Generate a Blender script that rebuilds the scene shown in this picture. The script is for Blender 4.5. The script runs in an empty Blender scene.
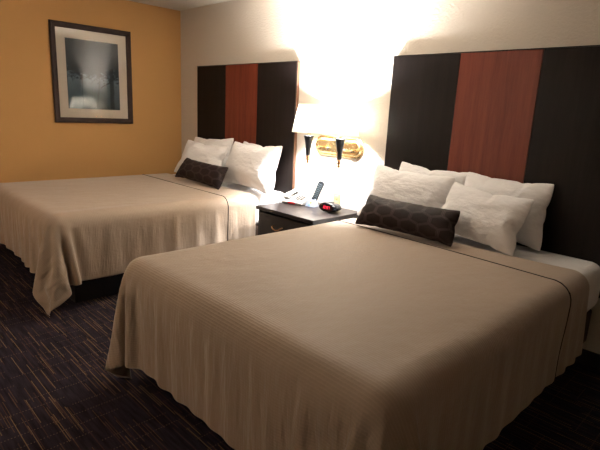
import bpy, bmesh, math, random
import numpy as np
from mathutils import Vector, Matrix, Euler
random.seed(7)
PI = math.pi
S = bpy.context.scene
COL = S.collection

# ------------------------------------------------------------------ helpers
def link(name, me, mat=None, parent=None, smooth=False, loc=(0, 0, 0)):
    o = bpy.data.objects.new(name, me)
    COL.objects.link(o)
    if mat:
        me.materials.append(mat)
    if smooth:
        for p in me.polygons:
            p.use_smooth = True
    o.location = loc
    if parent:
        o.parent = parent
    return o

def obj(name, bm, mat=None, parent=None, smooth=False, bevel=0, seg=2, loc=(0, 0, 0)):
    me = bpy.data.meshes.new(name)
    bmesh.ops.recalc_face_normals(bm, faces=bm.faces)
    bm.to_mesh(me)
    bm.free()
    o = link(name, me, mat, parent, smooth, loc)
    if bevel:
        m = o.modifiers.new('bevel', 'BEVEL')
        m.width = bevel
        m.segments = seg
        m.limit_method = 'ANGLE'
    return o

def thing(name, label, cat, loc=(0, 0, 0), rz=0, group=None):
    o = bpy.data.objects.new(name, None)
    COL.objects.link(o)
    o.empty_display_size = .1
    o.location = loc
    o.rotation_euler = (0, 0, rz)
    return tag(o, label, cat, group)

def tag(o, label, cat, group=None):
    o['label'] = label
    o['category'] = cat
    if group:
        o['group'] = group
    return o

def box(bm, x0, x1, y0, y1, z0, z1):
    vs = [bm.verts.new((x, y, z)) for z in (z0, z1) for y in (y0, y1) for x in (x0, x1)]
    for f in ((0, 1, 3, 2), (4, 6, 7, 5), (0, 4, 5, 1), (2, 3, 7, 6), (0, 2, 6, 4), (1, 5, 7, 3)):
        bm.faces.new([vs[i] for i in f])
    return vs

def boxm(*a):
    bm = bmesh.new()
    box(bm, *a)
    return bm

def lathe(prof, n=40, cx=0, cy=0, close=True, bm=None):
    bm = bm or bmesh.new()
    rings = []
    for r, z in prof:
        rings.append([bm.verts.new((cx + r * math.cos(2 * PI * i / n), cy + r * math.sin(2 * PI * i / n), z)) for i in range(n)])
    for a, b in zip(rings, rings[1:]):
        for i in range(n):
            j = (i + 1) % n
            bm.faces.new((a[i], a[j], b[j], b[i]))
    if close:
        bm.faces.new(rings[0][::-1])
        bm.faces.new(rings[-1])
    return bm

def tube(pts, r, n=10, bm=None, cap=True):
    bm = bm or bmesh.new()
    pts = [Vector(p) for p in pts]
    rings = []
    up = None
    for i, p in enumerate(pts):
        t = (pts[min(i + 1, len(pts) - 1)] - pts[max(i - 1, 0)]).normalized()
        if up is None:
            up = Vector((0, 0, 1)) if abs(t.z) < .9 else Vector((1, 0, 0))
        s = t.cross(up).normalized()
        up = s.cross(t).normalized()
        rings.append([bm.verts.new(p + r * (s * math.cos(2 * PI * k / n) + up * math.sin(2 * PI * k / n))) for k in range(n)])
    for a, b in zip(rings, rings[1:]):
        for k in range(n):
            j = (k + 1) % n
            bm.faces.new((a[k], a[j], b[j], b[k]))
    if cap:
        bm.faces.new(rings[0][::-1])
        bm.faces.new(rings[-1])
    return bm

def prism(outline, axis_map, d0, d1, bm=None):
    """extrude a 2D outline; axis_map(u, v, d) -> xyz"""
    bm = bm or bmesh.new()
    a = [bm.verts.new(axis_map(u, v, d0)) for u, v in outline]
    b = [bm.verts.new(axis_map(u, v, d1)) for u, v in outline]
    n = len(a)
    bm.faces.new(a[::-1])
    bm.faces.new(b)
    for i in range(n):
        j = (i + 1) % n
        bm.faces.new((a[i], a[j], b[j], b[i]))
    return bm

# ------------------------------------------------------------------ materials
class NT:
    def __init__(self, name):
        self.m = bpy.data.materials.new(name)
        self.m.use_nodes = True
        self.t = self.m.node_tree
        self.n = self.t.nodes
        self.b = self.n['Principled BSDF']
        self.out = self.n['Material Output']
    def node(self, typ, **kw):
        x = self.n.new(typ)
        for k, v in kw.items():
            setattr(x, k, v)
        return x
    def l(self, a, b):
        self.t.links.new(a, b)
    def math(self, op, a, b=None, c=None):
        x = self.node('ShaderNodeMath', operation=op)
        for i, v in enumerate((a, b, c)):
            if v is None:
                continue
            if isinstance(v, (int, float)):
                x.inputs[i].default_value = v
            else:
                self.l(v, x.inputs[i])
        return x.outputs[0]
    def mix(self, f, a, b):
        x = self.node('ShaderNodeMix', data_type='RGBA')
        for i, v in ((0, f), (6, a), (7, b)):
            if isinstance(v, (int, float)):
                x.inputs[i].default_value = v
            elif isinstance(v, tuple):
                x.inputs[i].default_value = (*v, 1)
            else:
                self.l(v, x.inputs[i])
        return x.outputs[2]
    def noise(self, vec, scale, detail=3, rough=.5):
        x = self.node('ShaderNodeTexNoise')
        x.inputs['Scale'].default_value = scale
        x.inputs['Detail'].default_value = detail
        x.inputs['Roughness'].default_value = rough
        if vec is not None:
            self.l(vec, x.inputs['Vector'])
        return x.outputs[0]
    def coord(self, which='Object'):
        return self.node('ShaderNodeTexCoord').outputs[which]
    def mapping(self, vec, scale=(1, 1, 1), loc=(0, 0, 0), rot=(0, 0, 0)):
        x = self.node('ShaderNodeMapping')
        x.inputs['Scale'].default_value = scale
        x.inputs['Location'].default_value = loc
        x.inputs['Rotation'].default_value = rot
        self.l(vec, x.inputs['Vector'])
        return x.outputs[0]
    def sep(self, vec):
        x = self.node('ShaderNodeSeparateXYZ')
        self.l(vec, x.inputs[0])
        return x.outputs
    def ramp(self, f, stops):
        x = self.node('ShaderNodeValToRGB')
        cr = x.color_ramp
        while len(cr.elements) < len(stops):
            cr.elements.new(.5)
        for e, (p, c) in zip(cr.elements, stops):
            e.position = p
            e.color = (*c, 1)
        self.l(f, x.inputs[0])
        return x.outputs[0]
    def bump(self, h, strength=.3, dist=.005):
        x = self.node('ShaderNodeBump')
        x.inputs['Strength'].default_value = strength
        x.inputs['Distance'].default_value = dist
        self.l(h, x.inputs['Height'])
        self.l(x.outputs[0], self.b.inputs['Normal'])
    def color(self, c):
        if isinstance(c, tuple):
            self.b.inputs['Base Color'].default_value = (*c, 1)
        else:
            self.l(c, self.b.inputs['Base Color'])

def plain(name, col, rough=.5, metal=0, spec=.5, emit=None, es=0):
    k = NT(name)
    k.color(col)
    k.b.inputs['Roughness'].default_value = rough
    k.b.inputs['Metallic'].default_value = metal
    k.b.inputs['Specular IOR Level'].default_value = spec
    # faint wear so nothing is perfectly uniform
    co = k.coord()
    n = k.noise(co, 40, 3)
    k.l(k.math('MULTIPLY_ADD', n, .12, rough - .06), k.b.inputs['Roughness'])
    if emit:
        k.b.inputs['Emission Color'].default_value = (*emit, 1)
        k.b.inputs['Emission Strength'].default_value = es
    return k.m

def paint(name, col, bscale, strength, var=.05):
    k = NT(name)
    co = k.coord()
    n = k.noise(co, 1.7, 3)
    dark = tuple(c * (1 - var) for c in col)
    k.color(k.mix(n, dark, col))
    k.b.inputs['Roughness'].default_value = .75
    k.b.inputs['Specular IOR Level'].default_value = .25
    a = k.noise(co, bscale, 4, .6)
    r = k.ramp(a, [(.42, (0, 0, 0)), (.6, (1, 1, 1))])
    k.bump(r, strength, .004)
    return k.m

BEIGE = paint('beige wall paint', (.60, .53, .455), 55, .35)
ORANGE = paint('mustard wall covering', (.56, .31, .115), 120, .25)
CEIL = paint('ceiling paint', (.62, .56, .47), 70, .5)
TRIM = plain('dark baseboard', (.03, .02, .015), .5)

def carpet():
    k = NT('patterned carpet')
    co = k.coord()
    x, y, z = k.sep(co)
    wob = k.noise(co, 60, 2)
    def lines(pitch, seglen, thr, width, off):
        ry = k.math('ADD', k.math('DIVIDE', y, pitch), off)
        row = k.math('FLOOR', ry)
        fr = k.math('FRACT', ry)
        w = k.node('ShaderNodeTexWhiteNoise', noise_dimensions='1D')
        k.l(row, w.inputs['W'])
        sx = k.math('ADD', k.math('DIVIDE', x, seglen), k.math('MULTIPLY', w.outputs[0], 13.7))
        seg = k.math('FLOOR', sx)
        w2 = k.node('ShaderNodeTexWhiteNoise', noise_dimensions='2D')
        cv = k.node('ShaderNodeCombineXYZ')
        k.l(row, cv.inputs[0]); k.l(seg, cv.inputs[1])
        k.l(cv.outputs[0], w2.inputs['Vector'])
        on = k.math('GREATER_THAN', w2.outputs[0], thr)
        m = k.math('LESS_THAN', k.math('ABSOLUTE', k.math('SUBTRACT', fr, .5)), width)
        # yarn tufts break the line
        tuft = k.math('GREATER_THAN', k.math('FRACT', k.math('DIVIDE', x, .009)), .22)
        return k.math('MULTIPLY', k.math('MULTIPLY', on, m), tuft), w2.outputs[1]
    a, ca = lines(.0098, .22, .875, .17, 0)
    b, cb = lines(.0098, .15, .86, .17, .45)
    c, cc = lines(.0175, .23, .82, .11, .2)
    # dotted cross threads
    qx = k.math('DIVIDE', x, .083)
    cx = k.math('LESS_THAN', k.math('ABSOLUTE', k.math('SUBTRACT', k.math('FRACT', qx), .5)), .028)
    dot = k.math('GREATER_THAN', k.math('FRACT', k.math('DIVIDE', y, .0125)), .62)
    w = k.node('ShaderNodeTexWhiteNoise', noise_dimensions='2D')
    cv = k.node('ShaderNodeCombineXYZ')
    k.l(k.math('FLOOR', qx), cv.inputs[0]); k.l(k.math('FLOOR', k.math('DIVIDE', y, .15)), cv.inputs[1])
    k.l(cv.outputs[0], w.inputs['Vector'])
    cross = k.math('MULTIPLY', k.math('MULTIPLY', cx, dot), k.math('GREATER_THAN', w.outputs[0], .35))
    base = k.ramp(k.noise(k.mapping(co, (6, 60, 1)), 1.0, 4), [(.35, (.009, .0065, .010)), (.65, (.025, .018, .027))])
    col = k.mix(k.math('MULTIPLY', c, .55), base, (.10, .045, .03))
    col = k.mix(k.math('MULTIPLY', b, .75), col, (.13, .07, .035))
    col = k.mix(k.math('MULTIPLY', a, .9), col, (.23, .145, .065))
    col = k.mix(k.math('MULTIPLY', cross, .75), col, (.15, .10, .065))
    k.color(col)
    k.b.inputs['Roughness'].default_value = .95
    k.b.inputs['Specular IOR Level'].default_value = .1
    k.bump(k.noise(co, 400, 2), .6, .004)
    return k.m
CARPET = carpet()

def quilt(name, col, rib=.011):
    """ribbed bedspread; UV is in metres of flat cloth"""
    k = NT(name)
    uv = k.coord('UV')
    u, v, _ = k.sep(uv)
    wob = k.noise(k.mapping(uv, (2.5, 9, 1)), 1, 2)
    vv = k.math('ADD', v, k.math('MULTIPLY', wob, .005))
    s = k.math('SINE', k.math('MULTIPLY', vv, 2 * PI / rib))
    rr = k.math('POWER', k.math('MULTIPLY_ADD', s, .5, .5), 2.0)
    weave = k.noise(k.mapping(uv, (60, 420, 1)), 1, 2)
    weft = k.noise(k.mapping(uv, (420, 40, 1)), 1, 2)
    fine = k.math('ADD', k.math('MULTIPLY', weave, .5), k.math('MULTIPLY', weft, .5))
    pk = k.noise(k.mapping(uv, (9, 5, 1)), 1, 5, .6)
    tint = k.mix(k.math('MULTIPLY_ADD', rr, .3, k.math('MULTIPLY', fine, .7)), tuple(c * .80 for c in col), tuple(c * 1.06 for c in col))  # cloth tone varies with the ribs and weave noise
    k.color(tint)
    k.b.inputs['Roughness'].default_value = .62
    k.b.inputs['Specular IOR Level'].default_value = .35
    k.b.inputs['Sheen Weight'].default_value = .25
    k.b.inputs['Sheen Roughness'].default_value = .5
    def over(val, edge):
        mr = k.node('ShaderNodeMapRange', interpolation_type='SMOOTHSTEP')
        mr.inputs[1].default_value = edge; mr.inputs[2].default_value = edge + .16
        k.l(val, mr.inputs[0])
        return mr.outputs[0]
    w1 = k.noise(k.mapping(uv, (13, 1.6, 1)), 1, 4, .55)
    w2 = k.noise(k.mapping(uv, (1.6, 11, 1), (3, 0, 0)), 1, 4, .5)
    foot = over(k.math('MULTIPLY', v, -1), 1.66)
    side = over(k.math('ABSOLUTE', u), .77)
    creases = k.math('ADD', k.math('MULTIPLY', k.math('MULTIPLY', w1, foot), 14), k.math('MULTIPLY', k.math('MULTIPLY', w2, side), 6))
    pk = k.math('ADD', pk, k.math('MULTIPLY', creases, .36))
    h = k.math('ADD', k.math('MULTIPLY', rr, .17), k.math('ADD', k.math('MULTIPLY', fine, .3), k.math('MULTIPLY', pk, 4.0)))
    k.bump(h, .55, .0035)
    return k.m
TAUPE = quilt('taupe ribbed bedspread cloth', (.37, .275, .20))

def cotton(name, col):
    k = NT(name)
    co = k.coord()
    k.color(col)
    k.b.inputs['Roughness'].default_value = .8
    k.b.inputs['Specular IOR Level'].default_value = .2
    k.b.inputs['Sheen Weight'].default_value = .15
    n1 = k.noise(k.mapping(co, (1, 1.3, 1)), 9, 5, .55)
    n2 = k.noise(co, 900, 1)
    wr = k.noise(k.mapping(co, (1.6, 1.5, 4.5), rot=(0, .5, 0)), 2.0, 3, .5)
    k.bump(k.math('ADD', k.math('ADD', n1, k.math('MULTIPLY', wr, 1.6)), k.math('MULTIPLY', n2, .03)), .6, .020)
    return k.m
WHITE = cotton('white cotton', (.80, .77, .76))
SHEET = cotton('white sheet', (.80, .78, .77))

def bolster_mat():
    k = NT('chocolate lattice cushion cloth')
    uv = k.coord('UV')
    def vm(op, a, b=None, sc=None):
        x = k.node('ShaderNodeVectorMath', operation=op)
        for i, v in enumerate((a, b)):
            if v is None: continue
            if isinstance(v, tuple): x.inputs[i].default_value = v
            else: k.l(v, x.inputs[i])
        return x
    R3 = (1.0, 1.7320508, 1)
    H3 = (.5, .8660254, 0)
    def hexd(scale, offs):
        p = k.mapping(uv, (scale, scale * 1.25, 1), offs)
        a = vm('SUBTRACT', vm('MODULO', p, R3).outputs[0], H3).outputs[0]
        b = vm('SUBTRACT', vm('MODULO', vm('SUBTRACT', p, H3).outputs[0], R3).outputs[0], H3).outputs[0]
        def hd(q):
            ab = vm('ABSOLUTE', q).outputs[0]
            d = vm('DOT_PRODUCT', ab, (.5, .8660254, 0)).outputs['Value']
            return k.math('MAXIMUM', k.sep(ab)[0], d)
        return k.math('MINIMUM', hd(a), hd(b))
    d = hexd(7.6, (30, 30 * 1.7320508, 0))
    def line(c, w):
        return k.math('LESS_THAN', k.math('ABSOLUTE', k.math('SUBTRACT', d, c)), w)
    m = k.math('MAXIMUM', line(.488, .012), line(.43, .014))
    th = k.noise(uv, 300, 2)
    m = k.math('MULTIPLY', m, k.math('MULTIPLY_ADD', th, .9, .25))
    base = k.ramp(k.noise(uv, 6, 3), [(.3, (.012, .007, .007)), (.7, (.022, .013, .013))])
    k.color(k.mix(m, base, (.075, .057, .055)))
    k.b.inputs['Roughness'].default_value = .6
    k.b.inputs['Specular IOR Level'].default_value = .15
    k.bump(k.math('ADD', m, k.math('MULTIPLY', th, .3)), .3, .002)
    return k.m
BOLSTER = bolster_mat()

def wood(name, c0, c1, rough=.3, scale=(9, 9, .8), contrast=(.35, .65), spec=.5, bmp=.08):
    k = NT(name)
    co = k.coord()
    a = k.noise(k.mapping(co, scale), 1.4, 5, .6)
    b = k.noise(k.mapping(co, tuple(s * 9 for s in scale)), 1.5, 3)
    f = k.math('ADD', k.math('MULTIPLY', a, .7), k.math('MULTIPLY', b, .3))
    k.color(k.ramp(f, [(contrast[0], c0), (contrast[1], c1)]))
    k.l(k.math('MULTIPLY_ADD', b, .2, rough - .1), k.b.inputs['Roughness'])
    k.b.inputs['Specular IOR Level'].default_value = spec
    k.bump(b, bmp, .001)
    return k.m
WENGE = wood('dark wenge laminate', (.0085, .0058, .0052), (.015, .0105, .0095), .42, (14, 14, 1.0), spec=.12)
CHERRY = wood('cherry laminate', (.11, .020, .011), (.20, .045, .024), .38, (12, 12, .7), spec=.25)
EDGE = wood('brown edge banding', (.10, .045, .025), (.15, .07, .04), .4)
STAND = wood('espresso laminate', (.010, .0065, .006), (.015, .010, .009), .34, (1.2, 12, 12), spec=.35, bmp=.0)
BLACK = plain('black base', (.006, .006, .006), .6)
BOXSP = plain('brown box spring cover', (.035, .02, .014), .85, 0, .2)
BRASS = plain('polished brass', (.92, .68, .34), .26, 1)
BRASSD = plain('antique brass', (.48, .26, .12), .3, 1)
BLKMET = plain('black enamel', (.008, .010, .013), .3)
DARKKNOB = plain('dark knob', (.02, .015, .012), .4)
IVORY = plain('ivory plastic', (.42, .33, .17), .5)
PHONE = plain('white phone plastic', (.27, .255, .24), .45)
PHONED = plain('grey phone underside', (.06, .05, .042), .6, 0, .2)
RED = plain('red label', (.65, .02, .03), .5)
CADDYM = plain('white caddy plastic', (.24, .27, .34), .45)
REMOTEM = plain('charcoal remote plastic', (.008, .010, .014), .5, 0, .15)
KEYM = plain('grey rubber keys', (.08, .10, .11), .6, 0, .2)
CLOCKM = plain('black clock plastic', (.008, .009, .012), .25, 0, .25)
CLOCKF = plain('black clock window', (.008, .003, .004), .08)
LED = plain('red led digits', (.5, .01, .03), .5, 0, .5, (1.0, .02, .07), .8)
YELLOW = plain('yellow sticker', (.8, .55, .08), .5)
BLUE = plain('blue sticker', (.1, .25, .6), .5)
PIPING = plain('dark piping cord', (.012, .006, .006), .7)
FRAMEM = wood('walnut picture frame', (.016, .008, .006), (.045, .021, .014), .45, (6, 6, 6), spec=.2)
MATB = plain('cream mount board', (.60, .52, .43), .9, 0, .1)
MATB2 = plain('dark fillet', (.03, .03, .035), .5)

def shade_mat():
    k = NT('white lampshade cloth')
    k.n.remove(k.b)
    co = k.coord()
    d = k.node('ShaderNodeBsdfDiffuse'); d.inputs[0].default_value = (.85, .80, .72, 1)
    t = k.node('ShaderNodeBsdfTranslucent'); t.inputs[0].default_value = (.97, .95, .90, 1)
    m = k.node('ShaderNodeMixShader')
    k.l(k.math('MULTIPLY_ADD', k.noise(co, 200, 2), .05, .80), m.inputs[0])
    k.l(d.outputs[0], m.inputs[1]); k.l(t.outputs[0], m.inputs[2])
    k.l(m.outputs[0], k.out.inputs[0])
    return k.m
SHADE = shade_mat()
BULB = plain('frosted bulb', (.9, .85, .75), .5, 0, .5, (1, .86, .66), 20)

def glass_mat():
    k = NT('picture glass')
    k.n.remove(k.b)
    fr = k.node('ShaderNodeFresnel'); fr.inputs[0].default_value = 1.32
    tr = k.node('ShaderNodeBsdfTransparent')
    gl = k.node('ShaderNodeBsdfGlossy'); gl.inputs['Roughness'].default_value = .012
    gl.inputs[0].default_value = (1, 1, 1, 1)
    m = k.node('ShaderNodeMixShader')
    k.l(fr.outputs[0], m.inputs[0]); k.l(tr.outputs[0], m.inputs[1]); k.l(gl.outputs[0], m.inputs[2])
    k.l(m.outputs[0], k.out.inputs[0])
    return k.m
GLASS = glass_mat()

# ------------------------------------------------------------------ the setting
RX, RY, RZ = 6.4, -5.0, 2.405
def struct(name, bm, mat):
    o = obj(name, bm, mat)
    o['kind'] = 'structure'
    return o
struct('floor', boxm(-.1, RX + .1, RY - .1, .1, -.1, 0), CARPET)
struct('ceiling', boxm(-.1, RX + .1, RY - .1, .1, RZ, RZ + .1), CEIL)
struct('wall_left', boxm(-.1, 0, RY, 0, 0, RZ), ORANGE)
struct('wall_back', boxm(-.1, RX + .1, 0, .1, 0, RZ), BEIGE)
struct('wall_right', boxm(RX, RX + .1, RY, 0, 0, RZ), BEIGE)
struct('wall_front', boxm(-.1, RX + .1, RY - .1, RY, 0, RZ), BEIGE)
struct('baseboard_back', boxm(0.012, RX, -.012, 0, 0, .09), TRIM)
struct('baseboard_left', boxm(0, .012, RY, 0, 0, .09), TRIM)

# ------------------------------------------------------------------ headboards
HBH, HBB, HBT = 1.798, .43, .04
def headboard(x0, w, label):
    t = thing('headboard', label, 'headboard', (x0, 0, HBB), 0)
    h = HBH - HBB
    obj('backing_board', boxm(0.0, w, -HBT + .012, -.001, 0, h - .003), EDGE, t, bevel=.0015)
    a, b = .3325 * w, .6605 * w
    g = .0015
    for x_0, x_1, m, lab in ((0, a - g, WENGE, None), (a + g, b - g, CHERRY, 'reddish cherry middle panel'), (b + g, w - .002, WENGE, None)):
        p = obj('panel', boxm(x_0, x_1, -HBT, -HBT + .012, .002, h - .006), m, t, bevel=.0015)
        if lab:
            p['label'] = lab
    obj('top_cap', boxm(-.001, w, -HBT - .002, -.001, h - .005, h), WENGE, t)
    return t
XL, XR, HW = .405, 2.982, 1.5716
headboard(XL, HW, 'dark three-panel headboard on the wall nearest the orange wall, behind the far bed')
headboard(XR, HW, 'dark three-panel headboard behind the near bed, cut off by the right edge')

# ------------------------------------------------------------------ beds
MT = .645          # mattress top
def rounded_slab(x0, x1, y0, y1, z0, z1, r, rt, n=10, div=14):
    """mattress: rounded plan corners (r) and rounded top/bottom edges (rt)"""
    bm = bmesh.new()
    def outline(ins):
        pts = []
        rr = max(r - ins, .01)
        for cx, cy, a0 in ((x1 - r, y1 - r, 0), (x0 + r, y1 - r, 90), (x0 + r, y0 + r, 180), (x1 - r, y0 + r, 270)):
            for i in range(n + 1):
                a = math.radians(a0 + 90 * i / n)
                pts.append((cx + rr * math.cos(a), cy + rr * math.sin(a)))
        return pts
    prof = []
    for i in range(7):
        a = PI / 2 * i / 6
        prof.append((rt * (1 - math.sin(a)), z0 + rt * (1 - math.cos(a))))
    for i in range(7):
        a = PI / 2 * i / 6
        prof.append((rt * (1 - math.cos(a)), z1 - rt * (1 - math.sin(a))))
    rings = [[bm.verts.new((x, y, z)) for x, y in outline(ins)] for ins, z in prof]
    for a, b in zip(rings, rings[1:]):
        for i in range(len(a)):
            j = (i + 1) % len(a)
            bm.faces.new((a[i], a[j], b[j], b[i]))
    bm.faces.new(rings[0][::-1])
    bm.faces.new(rings[-1])
    return bm

BL = 2.11
def bed(cx, label):
    t = thing('bed', label, 'bed', (cx, 0, 0))
    obj('bed_base', boxm(-.66, .66, -BL + .16, -.12, .0, .17), BLACK, t, bevel=.004)
    obj('box_spring', rounded_slab(-.755, .755, -BL + .015, -.05, .17, .375, .05, .02), BOXSP, t, smooth=True)
    m = obj('mattress', rounded_slab(-.775, .775, -BL, -.045, .37, MT, .075, .07), SHEET, t, smooth=True)
    m['label'] = 'mattress under a fitted white sheet'
    return t, m
CL, CR = XL + HW / 2, XR + HW / 2
bedL, matL = bed(CL, 'far queen bed beside the orange wall, on a black base')
bedR, matR = bed(CR, 'near queen bed in the foreground on a black base')

# cloth of the bedspreads, dropped on the mattress by the cloth solver, then frozen
def cloth_grid(name, cx, y_head, xo_l, xo_r, y_foot, step=.026, skew=0):
    x0, x1 = cx - .775 - xo_l, cx + .775 + xo_r
    yh = lambda x: y_head + skew * max(0, (x - cx) / (x1 - cx)) ** 3
    nx = int((x1 - x0) / step); ny = int((y_head - y_foot) / step)
    bm = bmesh.new()
    uvl = bm.loops.layers.uv.new('UVMap')
    ph_ = random.Random(len(name) + int(cx * 10))
    K = [(ph_.uniform(28, 52), ph_.uniform(0, 6.28), ph_.uniform(1.5, 4), ph_.uniform(0, 6.28)) for _ in range(8)]
    def ripple(x, y):
        def waves(s, ks):
            return sum(math.sin(k0 * s + p0) * (.5 + .5 * math.sin(k1 * s + p1)) for k0, p0, k1, p1 in ks) / 2
        of = min(1, max(0, (-BL + .02 - y) / .22))
        ox = min(1, max(0, (abs(x) - .76) / .22))
        return .021 * (of * waves(x, K[:4]) + ox * waves(y, K[4:])) * (1 if of * ox == 0 else .6)
    g = [[bm.verts.new((x0 + (x1 - x0) * i / nx, yh(x0 + (x1 - x0) * i / nx) + (y_foot - yh(x0 + (x1 - x0) * i / nx)) * j / ny,
                        MT + .03 + ripple(x0 + (x1 - x0) * i / nx - cx, y_head + (y_foot - y_head) * j / ny))) for i in range(nx + 1)] for j in range(ny + 1)]
    for j in range(ny):
        for i in range(nx):
            f = bm.faces.new((g[j][i], g[j + 1][i], g[j + 1][i + 1], g[j][i + 1]))
            for lp in f.loops:
                lp[uvl].uv = (lp.vert.co.x - cx, lp.vert.co.y - y_head)
    me = bpy.data.meshes.new(name)
    bm.to_mesh(me); bm.free()
    for p in me.polygons: p.use_smooth = True
    o = bpy.data.objects.new(name, me)
    COL.objects.link(o)
    c = o.modifiers.new('cloth', 'CLOTH')
    s = c.settings
    s.quality = 8
    s.mass = .45
    s.air_damping = 2
    s.tension_stiffness = 25; s.compression_stiffness = 25; s.shear_stiffness = 12
    s.bending_stiffness = 1.0
    s.tension_damping = 10; s.compression_damping = 10; s.shear_damping = 10; s.bending_damping = 2
    c.collision_settings.distance_min = .006
    c.collision_settings.collision_quality = 4
    c.collision_settings.friction = 30
    c.collision_settings.use_self_collision = True
    c.collision_settings.self_distance_min = .005
    c.point_cache.frame_start = 1
    c.point_cache.frame_end = 70
    return o, nx, ny

def pillow_blank(name, w, h, loc, press, nx=36, seed=0):
    bm = bmesh.new()
    uvl = bm.loops.layers.uv.new('UVMap')
    ny = max(6, int(nx * h / w))
    rnd = random.Random(seed)
    top = {}; bot = {}
    for j in range(ny + 1):
        for i in range(nx + 1):
            u, v = i / nx * 2 - 1, j / ny * 2 - 1
            # rounded off corners
            x = w / 2 * u * (1 - .03 * v ** 4); z = h / 2 * v * (1 - .03 * u ** 4)
            e = i in (0, nx) or j in (0, ny)
            if e:
                top[i, j] = bot[i, j] = bm.verts.new((x, 0, z))
            else:
                k = .02 * ((1 - u * u) * (1 - v * v)) ** .5
                top[i, j] = bm.verts.new((x, -k - rnd.uniform(0, .004), z))
                bot[i, j] = bm.verts.new((x, k + rnd.uniform(0, .004), z))
    for j in range(ny):
        for i in range(nx):
            for g, s in ((top, 1), (bot, -1)):
                vs = [g[i, j], g[i + 1, j], g[i + 1, j + 1], g[i, j + 1]]
                if s < 0: vs = vs[::-1]
                f = bm.faces.new(vs)
                for lp in f.loops:
                    lp[uvl].uv = (lp.vert.co.x, lp.vert.co.z)
    me = bpy.data.meshes.new(name)
    bm.to_mesh(me); bm.free()
    for p in me.polygons: p.use_smooth = True
    o = bpy.data.objects.new(name, me)
    COL.objects.link(o)
    o.location = loc
    c = o.modifiers.new('cloth', 'CLOTH')
    s = c.settings
    s.quality = 8; s.mass = .3
    s.tension_stiffness = 20; s.compression_stiffness = 8; s.shear_stiffness = 6; s.bending_stiffness = .06
    s.use_pressure = True
    s.uniform_pressure_force = press
    s.effector_weights.gravity = 0
    c.collision_settings.use_collision = False
    c.point_cache.frame_start = 1
    c.point_cache.frame_end = 70
    return o

def freeze(o):
    dg = bpy.context.evaluated_depsgraph_get()
    me = bpy.data.meshes.new_from_object(o.evaluated_get(dg))
    return me

flo = bpy.data.objects['floor']
for o_ in (matL, matR, flo):
    o_.modifiers.new('col', 'COLLISION')
    o_.collision.thickness_outer = .004
    o_.collision.cloth_friction = 30
boxes = [c for t_ in (bedL, bedR) for c in t_.children if c.name.startswith('box_spring')]
for o_ in boxes:
    o_.modifiers.new('col', 'COLLISION'); o_.collision.thickness_outer = .004

YHL, YHR = -.455, -.43
cl_L, nxL, nyL = cloth_grid('bedspread', CL, YHL, .40, .43, -BL - .41)
cl_R, nxR, nyR = cloth_grid('bedspread', CR, YHR, .41, .43, -BL - .465, skew=.13)
blanks = [pillow_blank('pillow_blank', .72, .52, (20 + 2 * i, 0, 5), p, 38, i) for i, p in enumerate((3.2, 4.2))]
blanks.append(pillow_blank('bolster_blank', .74, .34, (26, 0, 5), 4.5, 40, 9))
S.frame_start = 1; S.frame_end = 70
for f in range(1, 66):
    S.frame_set(f)
frozen = {o_: freeze(o_) for o_ in (cl_L, cl_R, *blanks)}
for o_ in (matL, matR, flo, *boxes):
    for m_ in list(o_.modifiers):
        if m_.type == 'COLLISION':
            o_.modifiers.remove(m_)
for o_ in list(frozen):
    if o_ in (cl_L, cl_R):
        o_.modifiers.clear()
        o_.data = frozen[o_]
S.frame_set(1)

def finish_spread(o, nx, ny, label, pip_rows):
    me = o.data
    me.materials.clear()
    me.materials.append(TAUPE)
    for p in me.polygons: p.use_smooth = True
    V = np.zeros(len(me.vertices) * 3); me.vertices.foreach_get('co', V); V = V.reshape(-1, 3)
    N = np.zeros(len(me.vertices) * 3); me.vertices.foreach_get('normal', N); N = N.reshape(-1, 3)
    tag(o, label, 'bedspread')
    o.name = 'bedspread'
    sol = o.modifiers.new('thick', 'SOLIDIFY'); sol.thickness = .006; sol.offset = 1
    sub = o.modifiers.new('sub', 'SUBSURF'); sub.levels = 1; sub.render_levels = 1
    # dark piping sewn across near the head end
    up = 1 if N[(nx + 1) * (ny // 2) + nx // 2][2] > 0 else -1
    pts = []
    for i in range(nx + 1):
        r = pip_rows(i / nx) * ny
        j = int(r); fr = r - j
        a = (nx + 1) * j + i; b = a + nx + 1
        p = V[a] * (1 - fr) + V[b] * fr; n = N[a] * (1 - fr) + N[b] * fr
        pts.append(tuple(p + n * up * .0062))
    q = obj('piping', tube(pts, .0036, 8), PIPING, o, smooth=True)
    q['label'] = 'thin dark cord'
    # hem: a stitched ridge a little inside the foot and side edges
    return V

VL = finish_spread(cl_L, nxL, nyL, 'taupe ribbed bedspread draped over the far bed by the orange wall', lambda s: (.275 + .02 * s) / (2.52 + YHL))
VR = finish_spread(cl_R, nxR, nyR, 'taupe ribbed bedspread draped over the large foreground bed', lambda s: (.165 + .13 * s ** 2 + .12 * max(0, 2 * s - 1) ** 3) / (2.575 + YHR))

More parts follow.
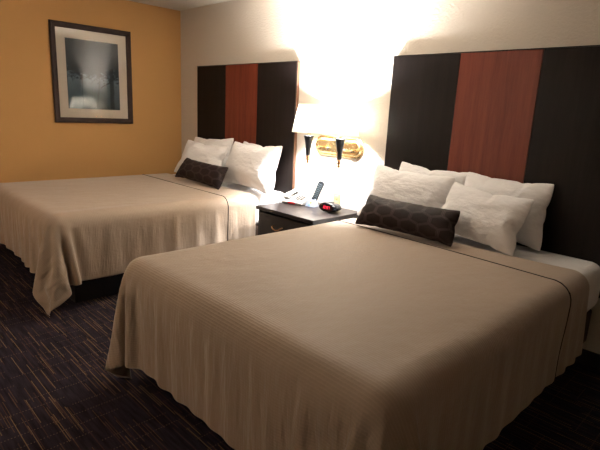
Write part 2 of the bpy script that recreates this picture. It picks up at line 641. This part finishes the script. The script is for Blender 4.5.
# ------------------------------------------------------------------ pillows
def norm_mesh(src):
    me = frozen[src]
    n = len(me.vertices)
    V = np.zeros(n * 3); me.vertices.foreach_get('co', V); V = V.reshape(-1, 3)
    c = (V.max(0) + V.min(0)) / 2
    V = V - c
    B0 = np.zeros(n * 3); src.data.vertices.foreach_get('co', B0); B0 = B0.reshape(-1, 3)
    return me, V, B0 / B0.max(0)
def make_pillow(name, src, w, h, t, loc, lean, yaw, roll, mat, label, cat, group=None, sag=.15, flip=False, bend=0):
    me0, V, B0 = norm_mesh(blanks[src])
    me = me0.copy()
    e = V.max(0)
    V = V / e
    for a_ in (0, 2):
        V[:, a_] = V[:, a_] * .5 + B0[:, a_] * .5
    if flip: V[:, 0] *= -1; V[:, 1] *= -1
    # stuffing sinks towards the lower edge
    zz = V[:, 2]
    V[:, 1] *= 1 + sag * (-zz)
    V[:, 2] = np.where(zz < 0, zz * (1 - .06 * (1 - V[:, 0] ** 2)), zz)
    V[:, 0] *= 1 - .04 * zz
    P = V * np.array([w / 2, t / 2, h / 2])
    P[:, 1] += bend * (V[:, 0] ** 2)
    P[:, 2] += h / 2
    me.vertices.foreach_set('co', P.astype(np.float32).ravel())
    me.update()
    me.materials.clear(); me.materials.append(mat)
    for p in me.polygons: p.use_smooth = True
    o = bpy.data.objects.new(name, me)
    COL.objects.link(o)
    o.location = loc
    o.rotation_euler = Euler((math.radians(-lean), math.radians(roll), math.radians(yaw)), 'YXZ')
    o.rotation_mode = 'YXZ'
    sub = o.modifiers.new('sub', 'SUBSURF'); sub.levels = 1; sub.render_levels = 1
    return tag(o, label, cat, group)

SL = MT + .012
#             src  w    h    t    loc                lean yaw roll
P = make_pillow
G1, G2 = 'pillows on the far bed', 'pillows on the near bed'
P('pillow', 0, .70, .43, .14, (.82, -.20, SL - .002), 16, 3, -3, WHITE, 'white pillow on the far bed against the headboard, left rear of its four', 'pillow', G1)
P('pillow', 1, .70, .40, .15, (.90, -.395, SL), 25, 6, 2, WHITE, 'white pillow on the far bed, left front, behind the dark patterned cushion', 'pillow', G1)
P('pillow', 1, .64, .43, .14, (1.58, -.19, SL - .002), 16, -2, 0, WHITE, 'white pillow on the far bed against the headboard, right rear of its four', 'pillow', G1, flip=True)
P('pillow', 0, .74, .44, .18, (1.665, -.375, SL), 20, -3, 0, WHITE, 'plump white pillow on the far bed, right front, nearest the nightstand', 'pillow', G1, flip=True)
P('pillow', 1,   .56, .42, .13, (3.42, -.19, SL - .002), 16, 3, 2, WHITE, 'white pillow on the near bed against the headboard, left rear of its four', 'pillow', G2)
P('pillow', 0, .64, .41, .155, (3.365, -.39, SL), 24, 4, 2, WHITE, 'white pillow on the near bed, left front, directly behind the dark cushion', 'pillow', G2)
P('pillow', 0, .57, .41, .14, (3.94, -.19, SL - .002), 15, 0, 1, WHITE, 'white pillow on the near bed against the headboard, right rear of its four', 'pillow', G2, flip=True)
P('pillow', 1, .56, .37, .165, (3.885, -.41, SL), 29, -3, 4, WHITE, 'white pillow on the near bed, right front, leaning beside the dark cushion', 'pillow', G2, flip=True)
SB = SL + .008
P('throw_cushion', 2, .73, .24, .13, (1.26, -.61, SB), 32, 2, 2, BOLSTER, 'dark brown oblong cushion with honeycomb pattern on the far bed', 'cushion', sag=.1)
P('throw_cushion', 2, .68, .235, .14, (3.55, -.615, SB), 30, 2, 0, BOLSTER, 'dark brown oblong cushion with honeycomb pattern on the near bed', 'cushion', sag=.1)
for b_ in blanks:
    bpy.data.objects.remove(b_)

# ------------------------------------------------------------------ nightstand
NX0, NX1, NY0, NTOP = 2.13, 2.79, -.585, .605
ns = thing('nightstand', 'dark espresso nightstand standing between the two beds', 'nightstand', (NX0, 0, 0))
W = NX1 - NX0
obj('tabletop', boxm(0, W, NY0, -.015, NTOP - .028, NTOP), STAND, ns, bevel=.003)
bm = bmesh.new()
box(bm, .015, .035, NY0 + .02, -.02, .0, NTOP - .028)
box(bm, W - .035, W - .015, NY0 + .02, -.02, .0, NTOP - .028)
box(bm, .035, W - .035, -.035, -.02, .05, NTOP - .028)
box(bm, .035, W - .035, NY0 + .04, -.035, .05, .07)
obj('body', bm, STAND, ns, bevel=.002)
for z0, z1 in ((.36, .56), (.075, .35)):
    d = obj('drawer', boxm(.04, W - .04, NY0 + .012, NY0 + .45, z0, z1), STAND, ns, bevel=.003)
    zc = (z0 + z1) / 2 + .005
    hx = W / 2 - .06
    obj('handle', tube([(hx - .05, NY0 + .012, zc + .012), (hx - .05, NY0 - .012, zc + .008), (hx - .03, NY0 - .018, zc - .006), (hx, NY0 - .02, zc - .012),
                        (hx + .03, NY0 - .018, zc - .006), (hx + .05, NY0 - .012, zc + .008), (hx + .05, NY0 + .012, zc + .012)], .005, 8), BRASSD, d, smooth=True)

# telephone
ph = thing('telephone', 'white corded desk phone with a red label on the nightstand', 'telephone', (2.225, -.19, NTOP), math.radians(16))
ph.scale = (1.16, 1.16, 1.05)
prof = [(-.10, 0.004), (.10, 0.004), (.10, .060), (.07, .066), (-.085, .030), (-.10, .022)]
obj('base', prism(prof, lambda u, v, d: (d, u, v), -.085, .085), PHONE, ph, bevel=.006, seg=3)
obj('foot_plate', boxm(-.075, .075, -.09, .09, 0, .006), PHONED, ph)
bm = bmesh.new()
prof = [(-.085, .052), (-.07, .074), (-.03, .083), (.03, .090), (.075, .100), (.10, .092), (.10, .068), (.06, .064), (.045, .078), (-.03, .068), (-.045, .048), (-.08, .038)]
prism(prof, lambda u, v, d: (d, u, v), -.083, -.035, bm)
obj('handset', bm, PHONE, ph, bevel=.008, seg=3)
kp = bmesh.new()
for i in range(3):
    for j in range(4):
        x = -.005 + i * .024; y = -.060 + j * .022
        z = .030 + (y + .085) * .232
        box(kp, x, x + .016, y, y + .013, z - .004, z + .006)
obj('keypad', kp, PHONED, ph, bevel=.001)
lb = obj('label_strip', boxm(-.03, .03, -.1012, -.0995, .008, .022), RED, ph)
lb['label'] = 'red label'
pts = []
for i in range(90):
    a = i * .7
    s_ = i / 89
    pts.append((-.088 - .045 * math.sin(s_ * PI) + .007 * math.cos(a), -.02 - .10 * s_ , .012 + .007 * math.sin(a) + .004))
obj('coiled_cord', tube(pts, .0022, 6), PHONE, ph, smooth=True)

# remote in a caddy
cd = thing('remote_caddy', 'small white caddy with colourful stickers beside the alarm clock', 'caddy', (2.40, -.20, NTOP), math.radians(14))
bm = bmesh.new()
b0 = [(-.045, -.04), (.045, -.04), (.045, .04), (-.045, .04)]
b1 = [(-.032, -.018), (.032, -.018), (.032, .028), (-.032, .028)]
lo = [bm.verts.new((x, y, 0)) for x, y in b0]
hi = [bm.verts.new((x, y, .062)) for x, y in b1]
inn = [bm.verts.new((x * .82, y * .78 + .001, .062)) for x, y in b1]
dn = [bm.verts.new((x * .80, y * .76 + .001, .012)) for x, y in b1]
bm.faces.new(lo[::-1])
for A, B in ((lo, hi), (hi, inn), (inn, dn)):
    for i in range(4):
        j = (i + 1) % 4
        bm.faces.new((A[i], A[j], B[j], B[i]))
bm.faces.new(dn)
obj('holder', bm, CADDYM, cd, bevel=.003, seg=2)
def sticker(x, z, s, mat, lab):
    bm = bmesh.new()
    f = lambda zz: -.04 + .022 * zz / .062
    outl = [(x + s * math.cos(a) , z + s * math.sin(a)) for a in [2 * PI * i / 10 for i in range(10)]]
    a = [bm.verts.new((u, f(v) - .0012, v)) for u, v in outl]
    b = [bm.verts.new((u, f(v) + .001, v)) for u, v in outl]
    bm.faces.new(a); bm.faces.new(b[::-1])
    for i in range(10):
        j = (i + 1) % 10
        bm.faces.new((a[i], b[i], b[j], a[j]))
    o = obj('sticker', bm, mat, cd)
    o['label'] = lab
sticker(.004, .036, .009, YELLOW, 'yellow sticker')
sticker(-.008, .015, .008, BLUE, 'blue sticker')
rm = thing('remote_control', 'dark remote control with grey keys standing in the white caddy', 'remote', (2.40, -.197, NTOP + .0125), math.radians(12))
rm.rotation_mode = 'XYZ'; rm.scale = (1.1, 1.1, 1.16)
rm.rotation_euler = (math.radians(-14), math.radians(16), math.radians(20))
bm = bmesh.new()
outl = []
for i in range(9):
    a = PI * i / 8
    outl.append((.024 * math.cos(a), .165 + .018 * math.sin(a)))
outl += [(-.021, .09), (-.022, .01), (-.018, .0), (.018, .0), (.022, .01), (.021, .09)]
prism(outl, lambda u, v, d: (u, d, v), -.009, .009, bm)
obj('body', bm, REMOTEM, rm, bevel=.003, seg=2)
bm = bmesh.new()
for r in range(9):
    for c in range(3):
        x = (c - 1) * .0125; z = .050 + r * .0135
        box(bm, x - .0042, x + .0042, -.0115, -.008, z - .0032, z + .0036)
obj('keys', bm, KEYM, rm, bevel=.0008)

# alarm clock
ck = thing('alarm_clock', 'black oval digital alarm clock with red digits on the nightstand', 'clock', (2.635, -.215, NTOP), math.radians(2))
ck.scale = (1.05, 1.05, 1.2)
bm = bmesh.new()
n = 36
rings = []
for y, s, zc in ((-.062, .90, .034), (-.055, .97, .034), (-.03, 1.0, .034), (.0, .98, .033), (.03, .88, .030), (.05, .70, .026), (.06, .45, .024)):
    ring = []
    for i in range(n):
        a = 2 * PI * i / n
        x = .084 * s * math.cos(a); z = zc + .031 * s * math.sin(a)
        ring.append(bm.verts.new((x, y - (z - .034) * -.25, max(z, .002))))
    rings.append(ring)
for A, B in zip(rings, rings[1:]):
    for i in range(n):
        j = (i + 1) % n
        bm.faces.new((A[i], A[j], B[j], B[i]))
bm.faces.new(rings[0]); bm.faces.new(rings[-1])
obj('case', bm, CLOCKM, ck, smooth=False, bevel=.002)
for c_ in ck.children:
    for p in c_.data.polygons: p.use_smooth = len(p.vertices) == 4
def facey(z): return -.062 + (z - .034) * .25
bm = bmesh.new()
A = [bm.verts.new((.068 * math.cos(2 * PI * i / n), facey(.034 + .021 * math.sin(2 * PI * i / n)) - .0015, .034 + .021 * math.sin(2 * PI * i / n))) for i in range(n)]
B = [bm.verts.new((v.co.x, v.co.y + .004, v.co.z)) for v in A]
bm.faces.new(A); bm.faces.new(B[::-1])
for i in range(n):
    j = (i + 1) % n
    bm.faces.new((A[i], B[i], B[j], A[j]))
obj('display_window', bm, CLOCKF, ck)
SEG = {'0': 'abcdef', '1': 'bc', '5': 'acdfg', '7': 'abc'}
def digit(bm, ch, x, w=.0125, h=.018, t=.0032, z0=.025):
    def seg(u0, u1, v0, v1):
        vs = []
        for y_ in (-.0032, -.0014):
            for u, v in ((u0, v0), (u1, v0), (u1, v1), (u0, v1)):
                z = z0 + v
                vs.append(bm.verts.new((x + u, facey(z) + y_, z)))
        for f in ((0, 1, 2, 3), (7, 6, 5, 4), (0, 4, 5, 1), (1, 5, 6, 2), (2, 6, 7, 3), (3, 7, 4, 0)):
            bm.faces.new([vs[i] for i in f])
    R_ = {'a': (0, w, h - t, h), 'g': (0, w, h / 2 - t / 2, h / 2 + t / 2), 'd': (0, w, 0, t), 'f': (0, t, h / 2, h), 'b': (w - t, w, h / 2, h),
          'e': (0, t, 0, h / 2), 'c': (w - t, w, 0, h / 2)}
    for s_ in SEG[ch]:
        seg(*R_[s_])
    return seg
bm = bmesh.new()
xs = -.038
for ch in '10':
    sg = digit(bm, ch, xs); xs += .0170
sg0 = digit(bm, '5', xs + .0065)
digit(bm, '7', xs + .0235)
def colon(z):
    x = xs + .0005
    vs = []
    for y_ in (-.0032, -.0014):
        for u, v in ((0, 0), (.0035, 0), (.0035, .0035), (0, .0035)):
            vs.append(bm.verts.new((x + u, facey(z + v) + y_, z + v)))
    for f in ((0, 1, 2, 3), (7, 6, 5, 4), (0, 4, 5, 1), (1, 5, 6, 2), (2, 6, 7, 3), (3, 7, 4, 0)):
        bm.faces.new([vs[i] for i in f])
colon(.029); colon(.036)
o = obj('digits', bm, LED, ck); o['label'] = 'glowing red time digits'
obj('snooze_button', lathe([(.022, .060), (.022, .0665), (.019, .068)], 24, 0, .0), BLKMET, ck)

# outlet
ot = thing('wall_outlet', 'ivory wall outlet just behind the alarm clock', 'outlet', (2.50, 0, .60), 0)
obj('cover_plate', boxm(-.035, .035, -.007, 0, .0, .115), IVORY, ot, bevel=.002)
bm = bmesh.new()
for z in (.020, .066):
    box(bm, -.017, .017, -.009, -.005, z, z + .029)
obj('socket', bm, IVORY, ot, bevel=.002)
obj('screw', lathe([(.003, -.001), (.003, .001)], 10), BRASSD, ot, loc=(0, -.0075, .0575)).rotation_euler = (PI / 2, 0, 0)

# ------------------------------------------------------------------ double wall lamp
SX, SZ = 2.485, 1.105
sc = thing('wall_sconce', 'twin-shade brass wall lamp with black tapered stems above the nightstand', 'wall lamp', (SX, 0, SZ), 0)
def stadium(hw, hh, n=16):
    pts = []
    for i in range(n + 1):
        a = -PI / 2 + PI * i / n
        pts.append((hw - hh + hh * math.cos(a), hh * math.sin(a)))
    for i in range(n + 1):
        a = PI / 2 + PI * i / n
        pts.append((-hw + hh + hh * math.cos(a), hh * math.sin(a)))
    return pts
bm = bmesh.new()
levels = [(.265, .082, 0), (.265, .082, -.010), (.257, .074, -.015), (.248, .066, -.015), (.242, .060, -.024), (.230, .048, -.028)]
rings = [[bm.verts.new((x, y, z)) for x, z in stadium(hw, hh)] for hw, hh, y in levels]
for A, B in zip(rings, rings[1:]):
    for i in range(len(A)):
        j = (i + 1) % len(A)
        bm.faces.new((A[i], A[j], B[j], B[i]))
bm.faces.new(rings[0]); bm.faces.new(rings[-1])
obj('backplate', bm, BRASS, sc)
for x, z in ((-.19, -.02), (-.09, -.022), (.09, -.022), (.17, -.022)):
    o = obj('switch_knob', lathe([(.006, 0), (.006, .010), (.011, .012), (.012, .022), (.008, .026)], 18), DARKKNOB, sc, smooth=False, loc=(x, -.026, z))
    o.rotation_euler = (PI / 2, 0, 0)
lights = []
for sx in (-.172, .172):
    for z in (.045, -.012):
        obj('arm', tube([(sx * 1.0 + .03, -.02, z), (sx + .03, -.09, z), (sx + .025, -.13, z), (sx + .01, -.17, z), (sx, -.19, z)], .006, 10), BRASS, sc, smooth=True)
    p = [(.019, -.085), (.020, -.07), (.022, -.04), (.026, 0), (.032, .035), (.038, .060), (.043, .074), (.043, .080), (.012, .081)]
    obj('stem', lathe(p, 32, sx, -.19), BLKMET, sc, smooth=True)
    p = [(.004, -.150), (.010, -.146), (.014, -.138), (.010, -.130), (.010, -.124), (.017, -.118), (.018, -.112), (.013, -.106), (.013, -.098), (.019, -.092), (.019, -.085)]
    obj('finial', lathe(p, 24, sx, -.19), BRASSD, sc, smooth=True)
    obj('lamp_holder', lathe([(.014, .076), (.014, .125), (.016, .13)], 20, sx, -.19), BRASS, sc, smooth=True)
    p = [(.013, .13), (.016, .15), (.027, .175), (.030, .195), (.026, .215), (.014, .228), (.002, .232)]
    obj('bulb', lathe(p, 24, sx, -.19), BULB, sc, smooth=True)
    # shade: open cone with a rim
    bm = lathe([(.142, .106), (.095, .325)], 56, sx, -.19, close=False)
    sh = obj('lamp_shade', bm, SHADE, sc, smooth=True)
    m_ = sh.modifiers.new('t', 'SOLIDIFY'); m_.thickness = .0015
    for r, z in ((.142, .106), (.095, .325)):
        bm = tube([(sx + r * math.cos(2 * PI * i / 56), -.19 + r * math.sin(2 * PI * i / 56), z) for i in range(57)], .0022, 6, cap=False)
        obj('shade_trim', bm, SHADE, sc, smooth=True)
    bm = bmesh.new()
    for k_ in range(3):
        a = 2 * PI * k_ / 3 + .4
        tube([(sx, -.19, .235), (sx + .10 * math.cos(a), -.19 + .10 * math.sin(a), .325)], .0016, 6, bm)
    obj('shade_spider', bm, BRASS, sc)
    L = bpy.data.lights.new('bulb_light', 'POINT')
    L.energy = 290
    L.color = (1, .995, .985)
    L.shadow_soft_size = .045
    lo_ = bpy.data.objects.new('bulb_light', L)
    COL.objects.link(lo_)
    lo_.parent = sc
    lo_.location = (sx, -.19, .24)
    lights.append(lo_)
bm = tube([(.172, -.215, -.02), (.172, -.215, -.195)], .0012, 6)
lathe([(.002, -.222), (.006, -.218), (.006, -.204), (.002, -.196)], 14, .172, -.215, bm=bm)
obj('pull_cord', bm, BRASSD, sc, smooth=True)

# ------------------------------------------------------------------ framed picture
Y0, Y1, Z0, Z1 = -1.4066, -.6085, 1.1529, 2.0981
pc = thing('framed_picture', 'dark-framed misty tree picture with cream mount on the orange wall', 'picture', (0, (Y0 + Y1) / 2, Z0), 0)
hw, H = (Y1 - Y0) / 2, Z1 - Z0
fw = .052
bm = bmesh.new()
prof = [(0, .002), (0, .024), (.006, .030), (.016, .030), (.020, .026), (.030, .026), (.034, .022), (.046, .018), (fw, .012), (fw, .002)]
rings = []
for d, x in prof:
    rings.append([bm.verts.new((x, y, z)) for y, z in ((-hw + d, d), (hw - d, d), (hw - d, H - d), (-hw + d, H - d))])
for A, B in zip(rings, rings[1:] + rings[:1]):
    for i in range(4):
        j = (i + 1) % 4
        bm.faces.new((A[i], A[j], B[j], B[i]))
obj('frame', bm, FRAMEM, pc)
i0 = fw - .003
mw = .083
bm = bmesh.new()
rr = [[bm.verts.new((x, y, z)) for y, z in ((-hw + d, d + e), (hw - d, d + e), (hw - d, H - d - e), (-hw + d, H - d - e))] for d, x, e in ((i0, .006, 0), (i0, .009, 0), (fw + mw, .009, .003), (fw + mw + .002, .006, .003))]
for A, B in zip(rr, rr[1:] + rr[:1]):
    for i in range(4):
        j = (i + 1) % 4
        bm.faces.new((A[i], A[j], B[j], B[i]))
obj('mount', bm, MATB, pc)
ad = fw + mw
bm = bmesh.new()
rr = [[bm.verts.new((x, y, z)) for y, z in ((-hw + d, d + .003), (hw - d, d + .003), (hw - d, H - d - .003), (-hw + d, H - d - .003))] for d, x in ((ad - .001, .0065), (ad - .001, .0075), (ad + .006, .0075), (ad + .006, .0065))]
for A, B in zip(rr, rr[1:] + rr[:1]):
    for i in range(4):
        j = (i + 1) % 4
        bm.faces.new((A[i], A[j], B[j], B[i]))
obj('fillet', bm, MATB2, pc)
def art_mat():
    k = NT('misty tree print')
    co = k.coord()                       # object coords: y across (-.26..+.26), z up
    x, y, z = k.sep(co)
    u = k.math('MULTIPLY_ADD', y, 1 / .54, .5)
    v = k.math('DIVIDE', k.math('SUBTRACT', z, ad), H - 2 * ad)
    fog = k.noise(co, 3.5, 4)
    backdrop = k.ramp(k.math('ADD', v, k.math('MULTIPLY_ADD', fog, .3, -.15)),
                 [(0, (.03, .045, .055)), (.22, (.09, .125, .145)), (.5, (.17, .23, .27)), (1, (.07, .10, .13))])  # print background: palest around the middle, darker at bottom and top
    # foliage canopy: noise thresholded, denser towards the top
    leaf = k.noise(k.mapping(co, (1, 1, 1.5)), 26, 6, .7)
    big = k.noise(co, 7, 3)
    d = k.math('ADD', k.math('ADD', k.math('MULTIPLY', v, 1.15), k.math('MULTIPLY', leaf, 1.0)), k.math('MULTIPLY', big, .35))
    lm = k.ramp(d, [(.0, (0, 0, 0)), (1.0, (1, 1, 1))])
    m = k.node('ShaderNodeMapRange'); m.inputs[1].default_value = 1.14; m.inputs[2].default_value = 1.28
    k.l(d, m.inputs[0])
    col = k.mix(k.math('MULTIPLY', m.outputs[0], .88), backdrop, (.010, .016, .020))
    # trunks
    def trunk(cx, w, top, lean, dark):
        nn = k.noise(k.mapping(co, (1, 1, 1)), 9, 3)
        c = k.math('ADD', k.math('MULTIPLY_ADD', v, lean, cx), k.math('MULTIPLY_ADD', nn, .05, -.025))
        dd = k.math('ABSOLUTE', k.math('SUBTRACT', u, c))
        t_ = k.node('ShaderNodeMapRange'); t_.inputs[1].default_value = w; t_.inputs[2].default_value = w * .6
        k.l(dd, t_.inputs[0])
        return k.math('MULTIPLY', k.math('MULTIPLY', t_.outputs[0], k.math('LESS_THAN', v, top)), dark)
    for a in ((.84, .05, .62, .0, .85), (.28, .012, .7, .01, .5), (.55, .02, .8, .12, .45)):
        col = k.mix(trunk(*a), col, (.012, .014, .016))
    # branch
    br = k.math('ABSOLUTE', k.math('SUBTRACT', v, k.math('ADD', k.math('MULTIPLY_ADD', u, .45, .06), k.math('MULTIPLY_ADD', big, .2, -.1))))
    bb = k.math('MULTIPLY', k.math('LESS_THAN', br, .010), k.math('GREATER_THAN', u, .62))
    col = k.mix(k.math('MULTIPLY', bb, .8), col, (.012, .014, .016))
    k.color(col)
    k.b.inputs['Roughness'].default_value = .8
    k.b.inputs['Specular IOR Level'].default_value = .1
    return k.m
obj('print', boxm(.003, .006, -hw + ad - .01, hw - ad + .01, ad - .01, H - ad + .01), art_mat(), pc)
obj('glass', boxm(.0105, .0125, -hw + fw - .002, hw - fw + .002, fw - .002, H - fw + .002), GLASS, pc)

# ------------------------------------------------------------------ furniture behind the camera: a desk and its lamp, which light the room
dk = thing('writing_desk', 'dark writing desk against the wall opposite the beds', 'desk', (2.0, RY + .31, 0))
obj('tabletop', boxm(-.6, .6, -.29, .29, .72, .75), STAND, dk, bevel=.003)
for sx in (-1, 1):
    for sy in (-1, 1):
        obj('leg', boxm(sx * .56 - .025, sx * .56 + .025, sy * .25 - .025, sy * .25 + .025, 0, .72), STAND, dk, bevel=.003)
dl = thing('desk_lamp', 'brass desk lamp with a white shade on the writing desk', 'lamp', (1.9, RY + .33, .75))
obj('base', lathe([(.09, 0), (.09, .012), (.03, .03), (.012, .05), (.012, .36)], 32), BRASS, dl, smooth=True)
sh = obj('lamp_shade', lathe([(.20, .34), (.13, .60)], 48, close=False), SHADE, dl, smooth=True)
m_ = sh.modifiers.new('t', 'SOLIDIFY'); m_.thickness = .0015
obj('bulb', lathe([(.013, .36), (.018, .39), (.030, .43), (.026, .46), (.003, .48)], 24), BULB, dl, smooth=True)
L = bpy.data.lights.new('desk_bulb_light', 'POINT'); L.energy = 235; L.color = (1, .90, .82); L.shadow_soft_size = .05
lo_ = bpy.data.objects.new('desk_bulb_light', L); COL.objects.link(lo_); lo_.parent = dl; lo_.location = (0, 0, .50)

w = bpy.data.worlds.new('World'); S.world = w
w.use_nodes = True
w.node_tree.nodes['Background'].inputs[0].default_value = (.02, .02, .02, 1)

# ------------------------------------------------------------------ camera
f, cx, cy, cz, yaw, pitch, roll = 482.58, 5.152, -3.0722, 1.3797, .787, .2322, .0495
fwd = Vector((-math.sin(yaw) * math.cos(pitch), math.cos(yaw) * math.cos(pitch), -math.sin(pitch)))
right = Vector((math.cos(yaw), math.sin(yaw), 0)); up = right.cross(fwd)
r = right * math.cos(roll) + up * math.sin(roll)
u = -right * math.sin(roll) + up * math.cos(roll)
M = Matrix((r, u, -fwd)).transposed().to_4x4()
M.translation = Vector((cx, cy, cz))
cam = bpy.data.cameras.new('camera')
cam.sensor_width = 36; cam.lens = f / 600 * 36
co_ = bpy.data.objects.new('camera', cam); COL.objects.link(co_)
co_.matrix_world = M
S.camera = co_
S.view_settings.view_transform = 'Standard'
S.view_settings.look = 'None'
S.view_settings.gamma = 1
S.view_settings.use_curve_mapping = False
S.view_settings.exposure = 0
